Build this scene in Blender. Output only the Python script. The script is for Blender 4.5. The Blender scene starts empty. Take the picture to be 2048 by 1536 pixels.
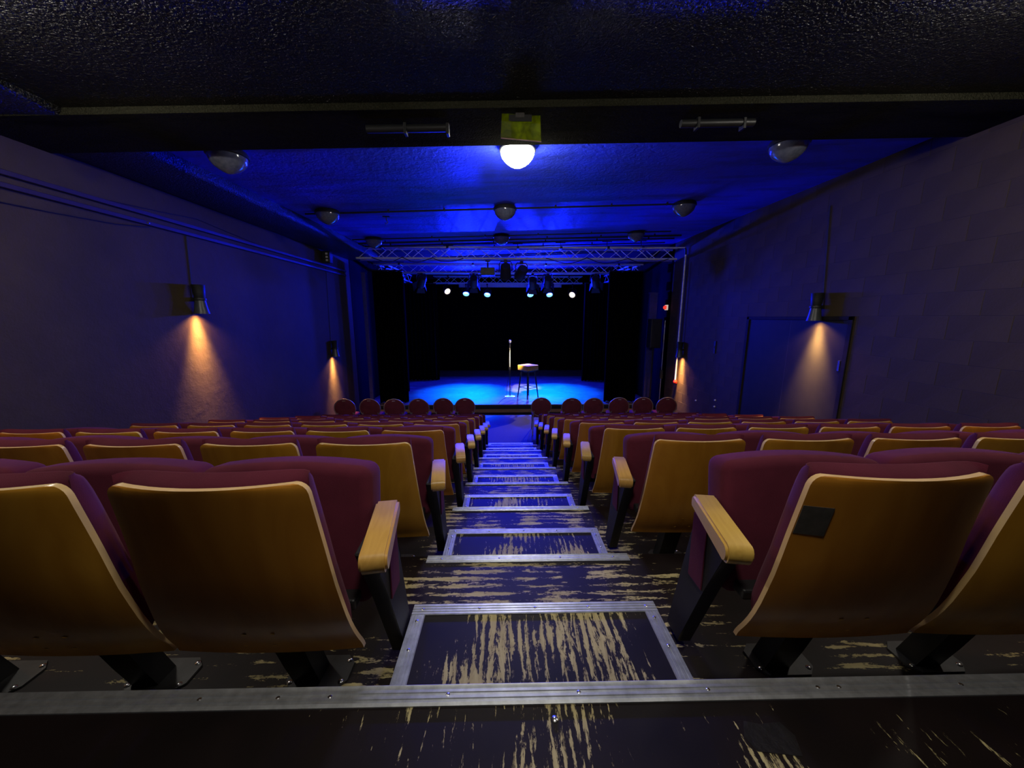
import bpy, bmesh, math, random
from mathutils import Vector, Matrix
random.seed(7)
R = math.radians
scene = bpy.context.scene
COL = scene.collection

# ------------------------------------------------------------------ camera, world, exposure
cam_d = bpy.data.cameras.new('camera')
cam_d.sensor_width = 36.0
cam_d.lens = 720.0 / 2048.0 * 36.0
cam_d.clip_start = 0.02
cam = bpy.data.objects.new('camera', cam_d)
COL.objects.link(cam)
cam.location = (0, 0, 0)
cam.rotation_euler = (R(90 - 10.46), 0, R(-1.1))
scene.camera = cam
world = bpy.data.worlds.new('world')
scene.world = world
world.use_nodes = True
world.node_tree.nodes['Background'].inputs[0].default_value = (0.5, 0.5, 0.6, 1)
world.node_tree.nodes['Background'].inputs[1].default_value = 0.0
vs = scene.view_settings
vs.view_transform = 'Standard'
vs.look = 'None'
vs.exposure = 0.0
vs.gamma = 1.0
vs.use_curve_mapping = False
scene.cycles.max_bounces = 6
scene.cycles.diffuse_bounces = 3
scene.cycles.glossy_bounces = 3

DOME_CENTRE = 82.0        # emission of the lit dome behind the beam
DOME_REAR = 92.0
DOME_SIDE = 74.0         # lit domes over the rear side blocks          # lit domes over the rear seats
BLUE_SPILL = 520.0        # wide output of each blue par
BLUE_SPOT = 11500.0        # hard pool of each blue par
WARM_SPOT = 1000.0
KEY_SPOT = 6000.0
WALL_LAMP = 22.0

# ------------------------------------------------------------------ materials
MATS = {}


def new_mat(name):
    m = bpy.data.materials.new(name)
    m.use_nodes = True
    nt = m.node_tree
    b = nt.nodes['Principled BSDF']
    MATS[name] = m
    return m, nt, b


def N(nt, typ, **kw):
    n = nt.nodes.new(typ)
    for k, v in kw.items():
        if k in n.inputs:
            n.inputs[k].default_value = v
        else:
            setattr(n, k, v)
    return n


def coords(nt, scale=(1, 1, 1), kind='Object', rand=False):
    tc = N(nt, 'ShaderNodeTexCoord')
    mp = N(nt, 'ShaderNodeMapping')
    mp.inputs['Scale'].default_value = scale
    nt.links.new(tc.outputs[kind], mp.inputs[0])
    if rand:
        oi = N(nt, 'ShaderNodeObjectInfo')
        ml = N(nt, 'ShaderNodeMath', operation='MULTIPLY')
        ml.inputs[1].default_value = 37.0
        cb = N(nt, 'ShaderNodeCombineXYZ')
        nt.links.new(oi.outputs['Random'], ml.inputs[0])
        for i in range(3):
            nt.links.new(ml.outputs[0], cb.inputs[i])
        nt.links.new(cb.outputs[0], mp.inputs['Location'])
    return mp


def noise(nt, vec, scale=5, detail=4, rough=.5, dist=0):
    n = N(nt, 'ShaderNodeTexNoise')
    n.inputs['Scale'].default_value = scale
    n.inputs['Detail'].default_value = detail
    n.inputs['Roughness'].default_value = rough
    n.inputs['Distortion'].default_value = dist
    nt.links.new(vec.outputs[0], n.inputs['Vector'])
    return n


def ramp(nt, fac, stops):
    r = N(nt, 'ShaderNodeValToRGB')
    e = r.color_ramp.elements
    while len(e) < len(stops):
        e.new(.5)
    for i, (p, c) in enumerate(stops):
        e[i].position = p
        e[i].color = (c[0], c[1], c[2], 1) if hasattr(c, '__len__') else (c, c, c, 1)
    nt.links.new(fac, r.inputs[0])
    return r


def bump(nt, b, fac, strength=.3, dist=.01):
    bp = N(nt, 'ShaderNodeBump')
    bp.inputs['Strength'].default_value = strength
    bp.inputs['Distance'].default_value = dist
    nt.links.new(fac, bp.inputs['Height'])
    nt.links.new(bp.outputs[0], b.inputs['Normal'])
    return bp


def simple(name, col, rough=.5, metal=0.0, spec=.5, var=.25, scale=14, bs=0.0, bd=.004, stretch=(1, 1, 1)):
    m, nt, b = new_mat(name)
    mp = coords(nt, stretch, rand=True)
    n = noise(nt, mp, scale, 5, .6)
    lo = tuple(c * (1 - var) for c in col)
    hi = tuple(min(1, c * (1 + var)) for c in col)
    r = ramp(nt, n.outputs[0], [(.3, lo), (.7, hi)])
    nt.links.new(r.outputs[0], b.inputs['Base Color'])
    b.inputs['Roughness'].default_value = rough
    b.inputs['Metallic'].default_value = metal
    b.inputs['Specular IOR Level'].default_value = spec
    if bs:
        bump(nt, b, n.outputs[0], bs, bd)
    return m


def emissive(name, col, strength, base=(.8, .8, .8)):
    m, nt, b = new_mat(name)
    b.inputs['Base Color'].default_value = (*base, 1)
    b.inputs['Emission Color'].default_value = (*col, 1)
    b.inputs['Emission Strength'].default_value = strength
    return m


# wall paint: dark aubergine, slightly uneven
def wall_paint(name, col, bs):
    m, nt, b = new_mat(name)
    mp = coords(nt)
    n1 = noise(nt, mp, 1.3, 5, .6)
    n2 = noise(nt, mp, 60, 3, .6)
    r = ramp(nt, n1.outputs[0], [(.25, tuple(c * .75 for c in col)), (.75, tuple(c * 1.25 for c in col))])
    nt.links.new(r.outputs[0], b.inputs['Base Color'])
    b.inputs['Roughness'].default_value = .72
    b.inputs['Specular IOR Level'].default_value = .2
    n3 = noise(nt, mp, 9, 4, .6)
    mx = N(nt, 'ShaderNodeMath', operation='MULTIPLY_ADD')
    mx.inputs[1].default_value = .25
    nt.links.new(n2.outputs[0], mx.inputs[0])
    nt.links.new(n3.outputs[0], mx.inputs[2])
    bump(nt, b, mx.outputs[0], bs, .012)
    return m


wall_paint('wall_left_paint', (.058, .041, .018), .5)
wall_paint('wall_right_paint', (.058, .041, .018), .3)
simple('mortar', (.050, .036, .017), .7, var=.2)
simple('door_paint', (.022, .022, .014), .6, spec=.15, var=.15, scale=6, bs=.1)
simple('door_frame_paint', (.018, .016, .016), .65, spec=.1)
simple('black_wall', (.0035, .0035, .004), .9, spec=.05)


def ceiling_paint(name, col, rough, bs, glit, spec):
    m, nt, b = new_mat(name)
    mp = coords(nt, (1, 1, 1))
    mp2 = coords(nt, (.5, 2.2, 1))
    n1 = noise(nt, mp2, 1.6, 6, .62)
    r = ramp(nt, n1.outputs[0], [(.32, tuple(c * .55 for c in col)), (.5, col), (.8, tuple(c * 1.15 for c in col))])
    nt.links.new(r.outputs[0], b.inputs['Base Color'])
    b.inputs['Roughness'].default_value = rough
    b.inputs['Specular IOR Level'].default_value = spec
    v = noise(nt, mp, glit, 3, .55, .6)
    bump(nt, b, v.outputs[0], bs, .035)
    return m


ceiling_paint('ceiling_far_blue_cast', (.04, .075, .95), .5, .3, 18, .9)  # blue of the stage lights is put into the base colour
ceiling_paint('ceiling_stage_paint', (.012, .014, .07), .65, .2, 18, .2)  # darkened to cut the light of the pars, their blue tinted in
ceiling_paint('ceiling_rear_paint', (.008, .008, .008), .32, 1.0, 55, .34)
ceiling_paint('beam_paint', (.042, .042, .028), .5, 1.0, 60, .01)
MATS['beam_paint'].node_tree.nodes['Principled BSDF'].inputs['IOR'].default_value = 1.0


# worn painted plywood. grain axis 'x' or 'y'; the paint is worn through along the middle of the aisle
def worn_ply(name, axis, cx, half, amount, base, paint=(.010, .0062, .0065), rand=False, edge=.35, fineness=1.0):
    m, nt, b = new_mat(name)
    L = nt.links
    sc = (1.7, 12, 1) if axis == 'x' else (14, 1.9, 1)
    sc = tuple(c * fineness for c in sc)
    mp = coords(nt, sc, rand=rand)
    mp0 = coords(nt, (1, 1, 1), rand=rand)
    warp = noise(nt, coords(nt, (1.2, 1.2, 1.2), rand=rand), 2.2, 3, .5)
    # grain: distorted bands plus streaky noise
    w = N(nt, 'ShaderNodeTexWave', wave_type='BANDS', bands_direction='Y' if axis == 'x' else 'X')
    w.inputs['Scale'].default_value = .55
    w.inputs['Distortion'].default_value = 5.0
    w.inputs['Detail'].default_value = 3
    w.inputs['Detail Scale'].default_value = .7
    L.new(mp.outputs[0], w.inputs['Vector'])
    s = noise(nt, mp, 2.1, 10, .76, 1.0)
    s2 = noise(nt, mp, 8.5, 6, .7, .5)
    patch = noise(nt, mp0, 4.2, 3, .5)
    fine = noise(nt, mp0, 70, 3, .6)
    # wear amount by distance from the aisle middle (object space = room space for the tiers)
    tc = N(nt, 'ShaderNodeTexCoord')
    sx = N(nt, 'ShaderNodeSeparateXYZ')
    L.new(tc.outputs['Object'], sx.inputs[0])

    def mth(op, a, bb=None, c=None):
        n = N(nt, 'ShaderNodeMath', operation=op)
        for i, q in enumerate((a, bb, c)):
            if q is None:
                continue
            if isinstance(q, (int, float)):
                n.inputs[i].default_value = q
            else:
                L.new(q, n.inputs[i])
        return n.outputs[0]
    dx = mth('ABSOLUTE', mth('SUBTRACT', sx.outputs[0], cx))
    mr = N(nt, 'ShaderNodeMapRange', interpolation_type='SMOOTHSTEP')
    mr.inputs['From Min'].default_value = half * edge
    mr.inputs['From Max'].default_value = half
    mr.inputs['To Min'].default_value = 1
    mr.inputs['To Max'].default_value = 0
    L.new(dx, mr.inputs['Value'])
    g = mth('ADD', mth('MULTIPLY', w.outputs['Fac'], .13), s.outputs[0])
    g = mth('ADD', g, mth('MULTIPLY', patch.outputs[0], .8))
    g = mth('ADD', g, mth('MULTIPLY', fine.outputs[0], .22))
    g = mth('ADD', g, mth('MULTIPLY', s2.outputs[0], .42))
    g = mth('ADD', g, mth('MULTIPLY', mr.outputs[0], amount))
    g = mth('SUBTRACT', g, base)
    mask = ramp(nt, g, [(.0, 0.0), (.635, 0.0), (.66, 1.0)])
    # g can pass 1, keep in ramp range
    dark = ramp(nt, patch.outputs[0], [(.3, tuple(c * .6 for c in paint)), (.7, tuple(c * 1.5 for c in paint))])
    wood = ramp(nt, s.outputs[0], [(.3, (.22, .17, .075)), (.55, (.42, .355, .17)), (.75, (.54, .47, .25))])
    mx = N(nt, 'ShaderNodeMix', data_type='RGBA')
    L.new(mask.outputs[0], mx.inputs['Factor'])
    L.new(dark.outputs[0], mx.inputs[6])
    L.new(wood.outputs[0], mx.inputs[7])
    L.new(mx.outputs[2], b.inputs['Base Color'])
    b.inputs['Specular IOR Level'].default_value = .22
    rr = mth('MULTIPLY_ADD', mask.outputs[0], .15, .52)
    L.new(rr, b.inputs['Roughness'])
    inv = mth('SUBTRACT', mth('MULTIPLY', s.outputs[0], .3), mth('MULTIPLY', mask.outputs[0], .5))
    bump(nt, b, inv, .35, .003)
    return m


worn_ply('tier_plywood', 'x', .115, .95, .12, .815)
worn_ply('rear_plywood', 'y', .25, .85, .105, .895, paint=(.007, .004, .004), fineness=1.7)
worn_ply('step_plywood', 'y', 0.0, .47, .19, .845, fineness=1.35, paint=(.009, .0065, .0065), rand=True)

# hall floor: dark varnished boards
m, nt, b = new_mat('hall_floor')
mp = coords(nt, (2, .35, 1))
n = noise(nt, mp, 3, 5, .6, .4)
r = ramp(nt, n.outputs[0], [(.3, (.010, .007, .0038)), (.7, (.020, .014, .0078))])
nt.links.new(r.outputs[0], b.inputs['Base Color'])
b.inputs['Roughness'].default_value = .6
b.inputs['Specular IOR Level'].default_value = .2
# stage floor: worn black paint, scuffed
m, nt, b = new_mat('stage_floor')
mp = coords(nt, (1.0, 2.0, 1))
n1 = noise(nt, mp, 1.8, 8, .7, 1.2)
n2 = noise(nt, mp, 9, 6, .7, .5)
r = ramp(nt, n1.outputs[0], [(.3, (.05, .05, .052)), (.52, (.10, .10, .105)), (.62, (.17, .17, .17))])
nt.links.new(r.outputs[0], b.inputs['Base Color'])
r2 = ramp(nt, n2.outputs[0], [(.3, .30), (.7, .55)])
nt.links.new(r2.outputs[0], b.inputs['Roughness'])
bump(nt, b, n2.outputs[0], .15, .004)


# beech plywood of the seat backs
def beech(name, c0, c1, rough, stretch):
    m, nt, b = new_mat(name)
    mp = coords(nt, stretch, rand=True)
    n = noise(nt, mp, 2.2, 5, .55, 1.6)
    w = N(nt, 'ShaderNodeTexWave', wave_type='BANDS', bands_direction='X')
    w.inputs['Scale'].default_value = 1.1
    w.inputs['Distortion'].default_value = 7
    w.inputs['Detail'].default_value = 3
    nt.links.new(mp.outputs[0], w.inputs['Vector'])
    mx = N(nt, 'ShaderNodeMath', operation='MULTIPLY_ADD')
    mx.inputs[1].default_value = .08
    nt.links.new(w.outputs['Fac'], mx.inputs[0])
    nt.links.new(n.outputs[0], mx.inputs[2])
    r = ramp(nt, mx.outputs[0], [(.3, c0), (.8, c1)])
    oi = N(nt, 'ShaderNodeObjectInfo')
    hs = N(nt, 'ShaderNodeHueSaturation')
    mr = N(nt, 'ShaderNodeMapRange')
    mr.inputs['To Min'].default_value = .485
    mr.inputs['To Max'].default_value = .505
    nt.links.new(oi.outputs['Random'], mr.inputs['Value'])
    nt.links.new(mr.outputs[0], hs.inputs['Hue'])
    nt.links.new(r.outputs[0], hs.inputs['Color'])
    nt.links.new(hs.outputs[0], b.inputs['Base Color'])
    b.inputs['Roughness'].default_value = rough
    b.inputs['Coat Weight'].default_value = .25
    b.inputs['Coat Roughness'].default_value = .25
    return m


beech('beech_ply', (.38, .165, .010), (.52, .255, .026), .38, (3.5, 1, 1.0))
beech('beech_edge', (.62, .42, .17), (.72, .52, .25), .3, (3, 1, 1))
beech('beech_arm', (.50, .29, .055), (.62, .38, .085), .4, (14, 2, 14))


def fabric(name, col):
    m, nt, b = new_mat(name)
    mp = coords(nt, (1, 1, 1), rand=True)
    n = noise(nt, mp, 420, 2, .6)
    n2 = noise(nt, mp, 7, 3, .6)
    r = ramp(nt, n2.outputs[0], [(.3, tuple(c * .85 for c in col)), (.7, tuple(c * 1.15 for c in col))])
    nt.links.new(r.outputs[0], b.inputs['Base Color'])
    b.inputs['Roughness'].default_value = .95
    b.inputs['Sheen Weight'].default_value = .05
    b.inputs['Sheen Roughness'].default_value = .5
    b.inputs['Sheen Tint'].default_value = (.9, .5, .7, 1)
    b.inputs['Specular IOR Level'].default_value = .15
    bump(nt, b, n.outputs[0], .25, .002)
    return m


fabric('aubergine_cloth', (.090, .0135, .027))
fabric('maroon_cloth', (.16, .03, .045))
fabric('black_velvet', (.0012, .0012, .0014))
MATS['black_velvet'].node_tree.nodes['Principled BSDF'].inputs['Sheen Weight'].default_value = 0
MATS['black_velvet'].node_tree.nodes['Principled BSDF'].inputs['Specular IOR Level'].default_value = .05
simple('black_steel', (.010, .010, .011), .45)
simple('black_panel', (.008, .007, .009), .6)
simple('plate_steel', (.035, .036, .037), .42, var=.3)
simple('aluminium', (.52, .55, .58), .42, .85, var=.2, scale=30, stretch=(1, 1, 1))
simple('truss_aluminium', (.75, .75, .75), .45, .2, var=.1)
simple('bright_steel', (.7, .7, .72), .25, 1.0, var=.1)
simple('chrome', (.75, .72, .66), .4, .35, var=.08)
simple('gunmetal', (.03, .03, .032), .38, .3)
simple('lamp_black', (.016, .017, .018), .45)
simple('lamp_grey', (.055, .06, .06), .35)
simple('fixture_black', (.018, .018, .02), .5)
simple('floor_tape', (.010, .009, .009), .4, var=.5, scale=60, bs=.6, bd=.004)
simple('grey_tape', (.055, .050, .045), .5, var=.35, scale=30)
simple('white_pipe', (.85, .83, .83), .5)
simple('white_casing', (.75, .72, .70), .5, var=.06)
simple('red_plastic', (.6, .02, .015), .4)
simple('white_plastic', (.7, .68, .66), .4)
simple('strip_brown', (.30, .17, .08), .6, scale=5, stretch=(1, 1, 8))
simple('stage_black', (.008, .008, .009), .55)
simple('post_blue_cast', (.03, .03, .22), .55)  # blue stage light painted into the post colour
simple('olive_casing', (.045, .05, .035), .5)
simple('stool_wood', (.58, .31, .035), .45, var=.15, scale=9, stretch=(6, 1, 1))
simple('stool_paint', (.03, .03, .034), .35, .4)
simple('chair_rim', (.55, .45, .40), .35, .7)
simple('trunking_paint', (.030, .018, .026), .45)
simple('cable_black', (.008, .008, .008), .6)

# frosted glass of unlit domes
m, nt, b = new_mat('dome_glass')
mp = coords(nt, (1, 1, 1), rand=True)
n = noise(nt, mp, 30, 2, .5)
r = ramp(nt, n.outputs[0], [(.3, (.15, .17, .25)), (.7, (.24, .26, .36))])
nt.links.new(r.outputs[0], b.inputs['Base Color'])
b.inputs['Roughness'].default_value = .16
b.inputs['Transmission Weight'].default_value = .35
b.inputs['Coat Weight'].default_value = .6
emissive('dome_lit', (1.0, .96, .90), DOME_CENTRE)
emissive('dome_lit_rear', (1.0, .93, .82), DOME_REAR)
emissive('dome_lit_side', (1.0, .93, .82), DOME_SIDE)
emissive('lens_blue', (.30, .82, 1.0), 1.3)
emissive('lens_warm', (1.0, .86, .52), 1.25)
emissive('bulb_warm', (1.0, .75, .42), 5.0)
emissive('beacon_red', (1.0, .06, .03), .9, (.6, .03, .02))
emissive('beacon_white', (1.0, .8, .6), .5)
# yellow gel
m, nt, b = new_mat('yellow_gel')
mp = coords(nt, (1, 1, 1))
n = noise(nt, mp, 9, 4, .6, 1)
r = ramp(nt, n.outputs[0], [(.3, (.10, .11, .003)), (.7, (.26, .30, .010))])
tr = N(nt, 'ShaderNodeBsdfTranslucent')
gl = N(nt, 'ShaderNodeBsdfGlossy')
gl.inputs['Roughness'].default_value = .15
df = N(nt, 'ShaderNodeBsdfTransparent')
nt.links.new(r.outputs[0], tr.inputs['Color'])
nt.links.new(r.outputs[0], df.inputs['Color'])
m1 = N(nt, 'ShaderNodeMixShader')
m1.inputs[0].default_value = .35
nt.links.new(tr.outputs[0], m1.inputs[1])
nt.links.new(df.outputs[0], m1.inputs[2])
m2 = N(nt, 'ShaderNodeMixShader')
m2.inputs[0].default_value = .08
nt.links.new(m1.outputs[0], m2.inputs[1])
nt.links.new(gl.outputs[0], m2.inputs[2])
nt.links.new(m2.outputs[0], nt.nodes['Material Output'].inputs['Surface'])
simple('gel_edge', (.6, .35, .25), .4)


# ------------------------------------------------------------------ mesh helpers
class MB:
    def __init__(self):
        self.bm = bmesh.new()

    def box(self, lo, hi, bev=0.0, seg=2, rot=None, piv=None):
        bm2 = bmesh.new()
        bmesh.ops.create_cube(bm2, size=1)
        c = [(lo[i] + hi[i]) / 2 for i in range(3)]
        s = [abs(hi[i] - lo[i]) for i in range(3)]
        for v in bm2.verts:
            v.co = Vector((v.co.x * s[0] + c[0], v.co.y * s[1] + c[1], v.co.z * s[2] + c[2]))
        if bev:
            bmesh.ops.bevel(bm2, geom=bm2.edges[:], offset=bev, segments=seg, affect='EDGES', profile=.5)
        if rot is not None:
            p = Vector(piv if piv else c)
            for v in bm2.verts:
                v.co = p + rot @ (v.co - p)
        self._join(bm2)
        return self

    def _join(self, bm2):
        me = bpy.data.meshes.new('tmp')
        bm2.to_mesh(me)
        bm2.free()
        self.bm.from_mesh(me)
        bpy.data.meshes.remove(me)

    def tube(self, pts, r, seg=8, cap=True, r1=None):
        pts = [Vector(p) for p in pts]
        rings = []
        n = len(pts)
        up = None
        for i, p in enumerate(pts):
            t = (pts[min(i + 1, n - 1)] - pts[max(i - 1, 0)]).normalized()
            if up is None:
                a = Vector((0, 0, 1)) if abs(t.z) < .9 else Vector((1, 0, 0))
            else:
                a = up
            u = t.cross(a).normalized()
            w = u.cross(t).normalized()
            up = w
            rr = r if r1 is None else r + (r1 - r) * i / max(1, n - 1)
            rings.append([self.bm.verts.new(p + (u * math.cos(k * 2 * math.pi / seg) + w * math.sin(k * 2 * math.pi / seg)) * rr) for k in range(seg)])
        for i in range(n - 1):
            for k in range(seg):
                self.bm.faces.new((rings[i][k], rings[i][(k + 1) % seg], rings[i + 1][(k + 1) % seg], rings[i + 1][k]))
        if cap:
            self.bm.faces.new(rings[0][::-1])
            self.bm.faces.new(rings[-1])
        return self

    def lathe(self, prof, seg=24, mat=None, cap=True):
        mat = mat or Matrix.Identity(4)
        rings = []
        for (r, z) in prof:
            if r < 1e-6:
                rings.append([self.bm.verts.new(mat @ Vector((0, 0, z)))])
            else:
                rings.append([self.bm.verts.new(mat @ Vector((r * math.cos(k * 2 * math.pi / seg), r * math.sin(k * 2 * math.pi / seg), z))) for k in range(seg)])
        for a, c in zip(rings, rings[1:]):
            for k in range(seg):
                k2 = (k + 1) % seg
                if len(a) == 1 and len(c) == 1:
                    continue
                if len(a) == 1:
                    self.bm.faces.new((a[0], c[k2], c[k]))
                elif len(c) == 1:
                    self.bm.faces.new((a[k], a[k2], c[0]))
                else:
                    self.bm.faces.new((a[k], a[k2], c[k2], c[k]))
        if cap:
            if len(rings[0]) > 2:
                self.bm.faces.new(rings[0][::-1])
            if len(rings[-1]) > 2:
                self.bm.faces.new(rings[-1])
        return self

    def extrude_profile(self, prof, axis, a, b):
        """closed 2D profile extruded from a to b along axis ('x': prof=(y,z); 'y': prof=(x,z); 'z': prof=(x,y))"""
        def mk(p, t):
            if axis == 'x':
                return Vector((t, p[0], p[1]))
            if axis == 'y':
                return Vector((p[0], t, p[1]))
            return Vector((p[0], p[1], t))
        A = [self.bm.verts.new(mk(p, a)) for p in prof]
        B_ = [self.bm.verts.new(mk(p, b)) for p in prof]
        n = len(prof)
        for i in range(n):
            self.bm.faces.new((A[i], A[(i + 1) % n], B_[(i + 1) % n], B_[i]))
        self.bm.faces.new(A[::-1])
        self.bm.faces.new(B_)
        return self

    def grid_solid(self, fn_a, fn_b, us, vs_):
        """closed solid between two parametric surfaces"""
        nu, nv = len(us), len(vs_)
        A = [[self.bm.verts.new(fn_a(u, v)) for u in us] for v in vs_]
        B_ = [[self.bm.verts.new(fn_b(u, v)) for u in us] for v in vs_]
        f = self.bm.faces.new
        for j in range(nv - 1):
            for i in range(nu - 1):
                f((A[j][i], A[j][i + 1], A[j + 1][i + 1], A[j + 1][i]))
                f((B_[j][i], B_[j + 1][i], B_[j + 1][i + 1], B_[j][i + 1]))
        for j in range(nv - 1):
            f((A[j][0], A[j + 1][0], B_[j + 1][0], B_[j][0]))
            f((A[j][-1], B_[j][-1], B_[j + 1][-1], A[j + 1][-1]))
        for i in range(nu - 1):
            f((A[0][i], B_[0][i], B_[0][i + 1], A[0][i + 1]))
            f((A[-1][i], A[-1][i + 1], B_[-1][i + 1], B_[-1][i]))
        return self

    def mesh(self, name, mat, smooth=None):
        bmesh.ops.recalc_face_normals(self.bm, faces=self.bm.faces[:])
        me = bpy.data.meshes.new(name)
        self.bm.to_mesh(me)
        self.bm.free()
        me.materials.append(MATS[mat])
        if smooth is not None:
            for p in me.polygons:
                p.use_smooth = True
            me.set_sharp_from_angle(angle=R(smooth))
        return me

    def build(self, name, mat, parent=None, smooth=None, loc=None):
        return link(name, self.mesh(name, mat, smooth), parent, loc)


def link(name, me, parent=None, loc=None, rot=None, scale=None):
    o = bpy.data.objects.new(name, me)
    COL.objects.link(o)
    if parent is not None:
        o.parent = parent
    if loc is not None:
        o.location = loc
    if rot is not None:
        o.rotation_euler = rot
    if scale is not None:
        o.scale = scale
    return o


def tag(o, label=None, cat=None, group=None, kind=None):
    if label:
        o['label'] = label
    if cat:
        o['category'] = cat
    if group:
        o['group'] = group
    if kind:
        o['kind'] = kind
    return o


def thing(name, label, cat, loc=(0, 0, 0), rz=0.0, group=None):
    o = bpy.data.objects.new(name, None)
    o.empty_display_size = .1
    COL.objects.link(o)
    o.location = loc
    o.rotation_euler = (0, 0, rz)
    return tag(o, label, cat, group)


def struct(o, label, cat='room'):
    return tag(o, label, cat, kind='structure')


def copy_tree(o, parent=None):
    c = o.copy()
    COL.objects.link(c)
    c.parent = parent
    for ch in list(o.children):
        copy_tree(ch, c)
    return c


ORD = ['zeroth', 'first', 'second', 'third', 'fourth', 'fifth', 'sixth', 'seventh', 'eighth', 'ninth']

# ------------------------------------------------------------------ dimensions
XL, XR = -4.20, 4.45
Y0, PITCH, DROP, HC = .845, .887, .221, 1.02
ZF = -HC - 8 * DROP          # hall floor
ZS = -2.55                   # stage
YS0, YS1 = 10.45, 17.6
AX = .115


def tier_z(k):
    return -HC - DROP * k


def nose_y(k):
    return Y0 + PITCH * k - (.02 if k else 0)


def ceil_z(x, y):
    return 1.72 + .0125 * (y - 4) + .026 * x


# ------------------------------------------------------------------ room shell
o = MB().box((XL, nose_y(7) - .3, ZF - .2), (XR, YS1 + .5, ZF)).build('floor', 'hall_floor')
struct(o, 'dark hall floor between the last tier and the stage', 'floor')

nose_prof = [(-.055, 0), (-.055, .004), (-.046, .006), (-.044, .004), (-.038, .004), (-.036, .006), (-.030, .006), (-.028, .004), (-.022, .004),
             (-.020, .006), (-.014, .006), (-.012, .004), (-.007, .004), (0, .006), (.004, .002), (.004, -.028), (0, -.028), (0, 0)]
screw_me = MB().lathe([(0, .0028), (.003, .0025), (.0058, .0008), (.006, 0)], 10, cap=False).mesh('screw', 'bright_steel', 40)
for k in range(8):
    y1 = nose_y(k)
    y0 = nose_y(k - 1) if k else -2.8
    if k == 0:
        t = MB().box((XL, y0, tier_z(0) - .3), (XR, y1, tier_z(0))).build('floor_tier', 'rear_plywood')
    else:
        t = MB().box((XL, y0 + .0005, ZF - .2), (XR, y1, tier_z(k))).build('floor_tier', 'tier_plywood')
    struct(t, '%s seating tier of dark painted worn plywood counted from the camera' % ORD[k + 1], 'floor')
    xa, xb = (XL, XR) if k == 0 else (AX - .525, AX + .53)
    z = tier_z(k)
    nz = MB().extrude_profile([(y1 + p[0], z + p[1]) for p in nose_prof], 'x', xa, xb).build('nosing', 'aluminium', t, 30)
    tag(nz, 'ribbed aluminium nosing strip')
    if k <= 4:
        xs = [-2.9, -2.1, -1.4, -.83, -.62, -.48, -.16, .2, .56, .87, .93, 1.28, 1.7, 2.2, 2.9] if k == 0 else [AX - .45, AX - .15, AX + .17, AX + .45]
        for x in xs:
            link('screw', screw_me, nz, (x, y1 - .027, z + .0045))
# little things let into the rear tier: a loose bright bolt and a tape patch
o = MB().lathe([(0, .004), (.006, .0035), (.009, .001), (.009, 0)], 12, cap=False).build('floor_bolt', 'bright_steel', None, 40, (.125, .755, -HC))
tag(o, 'small bright bolt head in the dark floor below the long nosing', 'bolt')
tp = MB()
pts = [(.0, .0), (.10, -.012), (.115, .03), (.10, .062), (.045, .058), (.01, .066), (-.012, .03)]
tp.extrude_profile(pts, 'z', 0, .0012)
o = tp.build('tape_patch', 'floor_tape', None, None, (.60, .675, -HC))
tag(o, 'scrap of black tape stuck on the floor below the long nosing', 'tape')

# walls
o = MB().box((XL - .2, -2.8, ZF - .2), (XL, YS1 + .6, 2.4)).build('wall_left', 'wall_left_paint')
struct(o, 'dark aubergine plastered side wall with two downlights', 'wall')
MB().box((XL - .05, 10.2, ZF - .2), (XL + .008, YS1 + .4, 2.0)).build('wall_panel', 'black_wall', o)
wr = MB().box((XR + .0025, -2.8, ZF - .2), (XR + .2, YS1 + .6, 2.4)).build('wall_right', 'mortar')
struct(wr, 'dark painted concrete block side wall with a double door', 'wall')
DY0, DY1, DZ = 4.64, 6.56, -.035     # door opening
CH, CL = .236, .47
bl_me = {}


def block_mesh(l, h):
    key = (round(l, 3), round(h, 3))
    if key not in bl_me:
        bl_me[key] = MB().box((0, -l / 2 + .0012, -h / 2 + .0012), (.03, l / 2 - .0012, h / 2 - .0012), .002, 1).mesh('block', 'wall_right_paint')
    return bl_me[key]


def rake_z(y):
    return -HC - DROP * max(0, min(8, math.floor((y - Y0) / PITCH) + 1))


row = 0
z = DZ + .06
courses = []
zz = DZ + .05
c_up = [(zz + i * CH, zz + (i + 1) * CH) for i in range(0, 9)]
c_dn = [(zz - (i + 1) * CH, zz - i * CH) for i in range(0, 12)]
for ci, (za, zb) in enumerate(c_up + c_dn):
    off = (ci % 2) * CL / 2 if za >= zz - .001 else ((ci - 9 + 1) % 2) * CL / 2
    y = 1.0 + off
    while y < 9.8:
        ya, yb = y, y + CL
        y += CL
        zt = min(zb, ceil_z(XR, ya) + .03)
        if zt - za < .05 or zb < rake_z(ya) + .0:
            continue
        segs = [(ya, yb)]
        if za < DZ + .05 - .001:                          # beside the door
            segs = []
            if ya < DY0 - .06:
                segs.append((ya, min(yb, DY0 - .06)))
            if yb > DY1 + .06:
                segs.append((max(ya, DY1 + .06), yb))
        for (a, c) in segs:
            if c - a < .05:
                continue
            link('block', block_mesh(c - a, zt - za), wr, (XR, (a + c) / 2, (za + zt) / 2))
# plain blockwork outside the part in view (before and after)
o = MB().box((XR, -2.8, ZF - .2), (XR + .05, 1.0, 2.0)).box((XR, 9.8, ZF - .2), (XR + .05, YS1 + .6, 2.0)).build('wall_panel', 'black_wall', wr)

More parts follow.
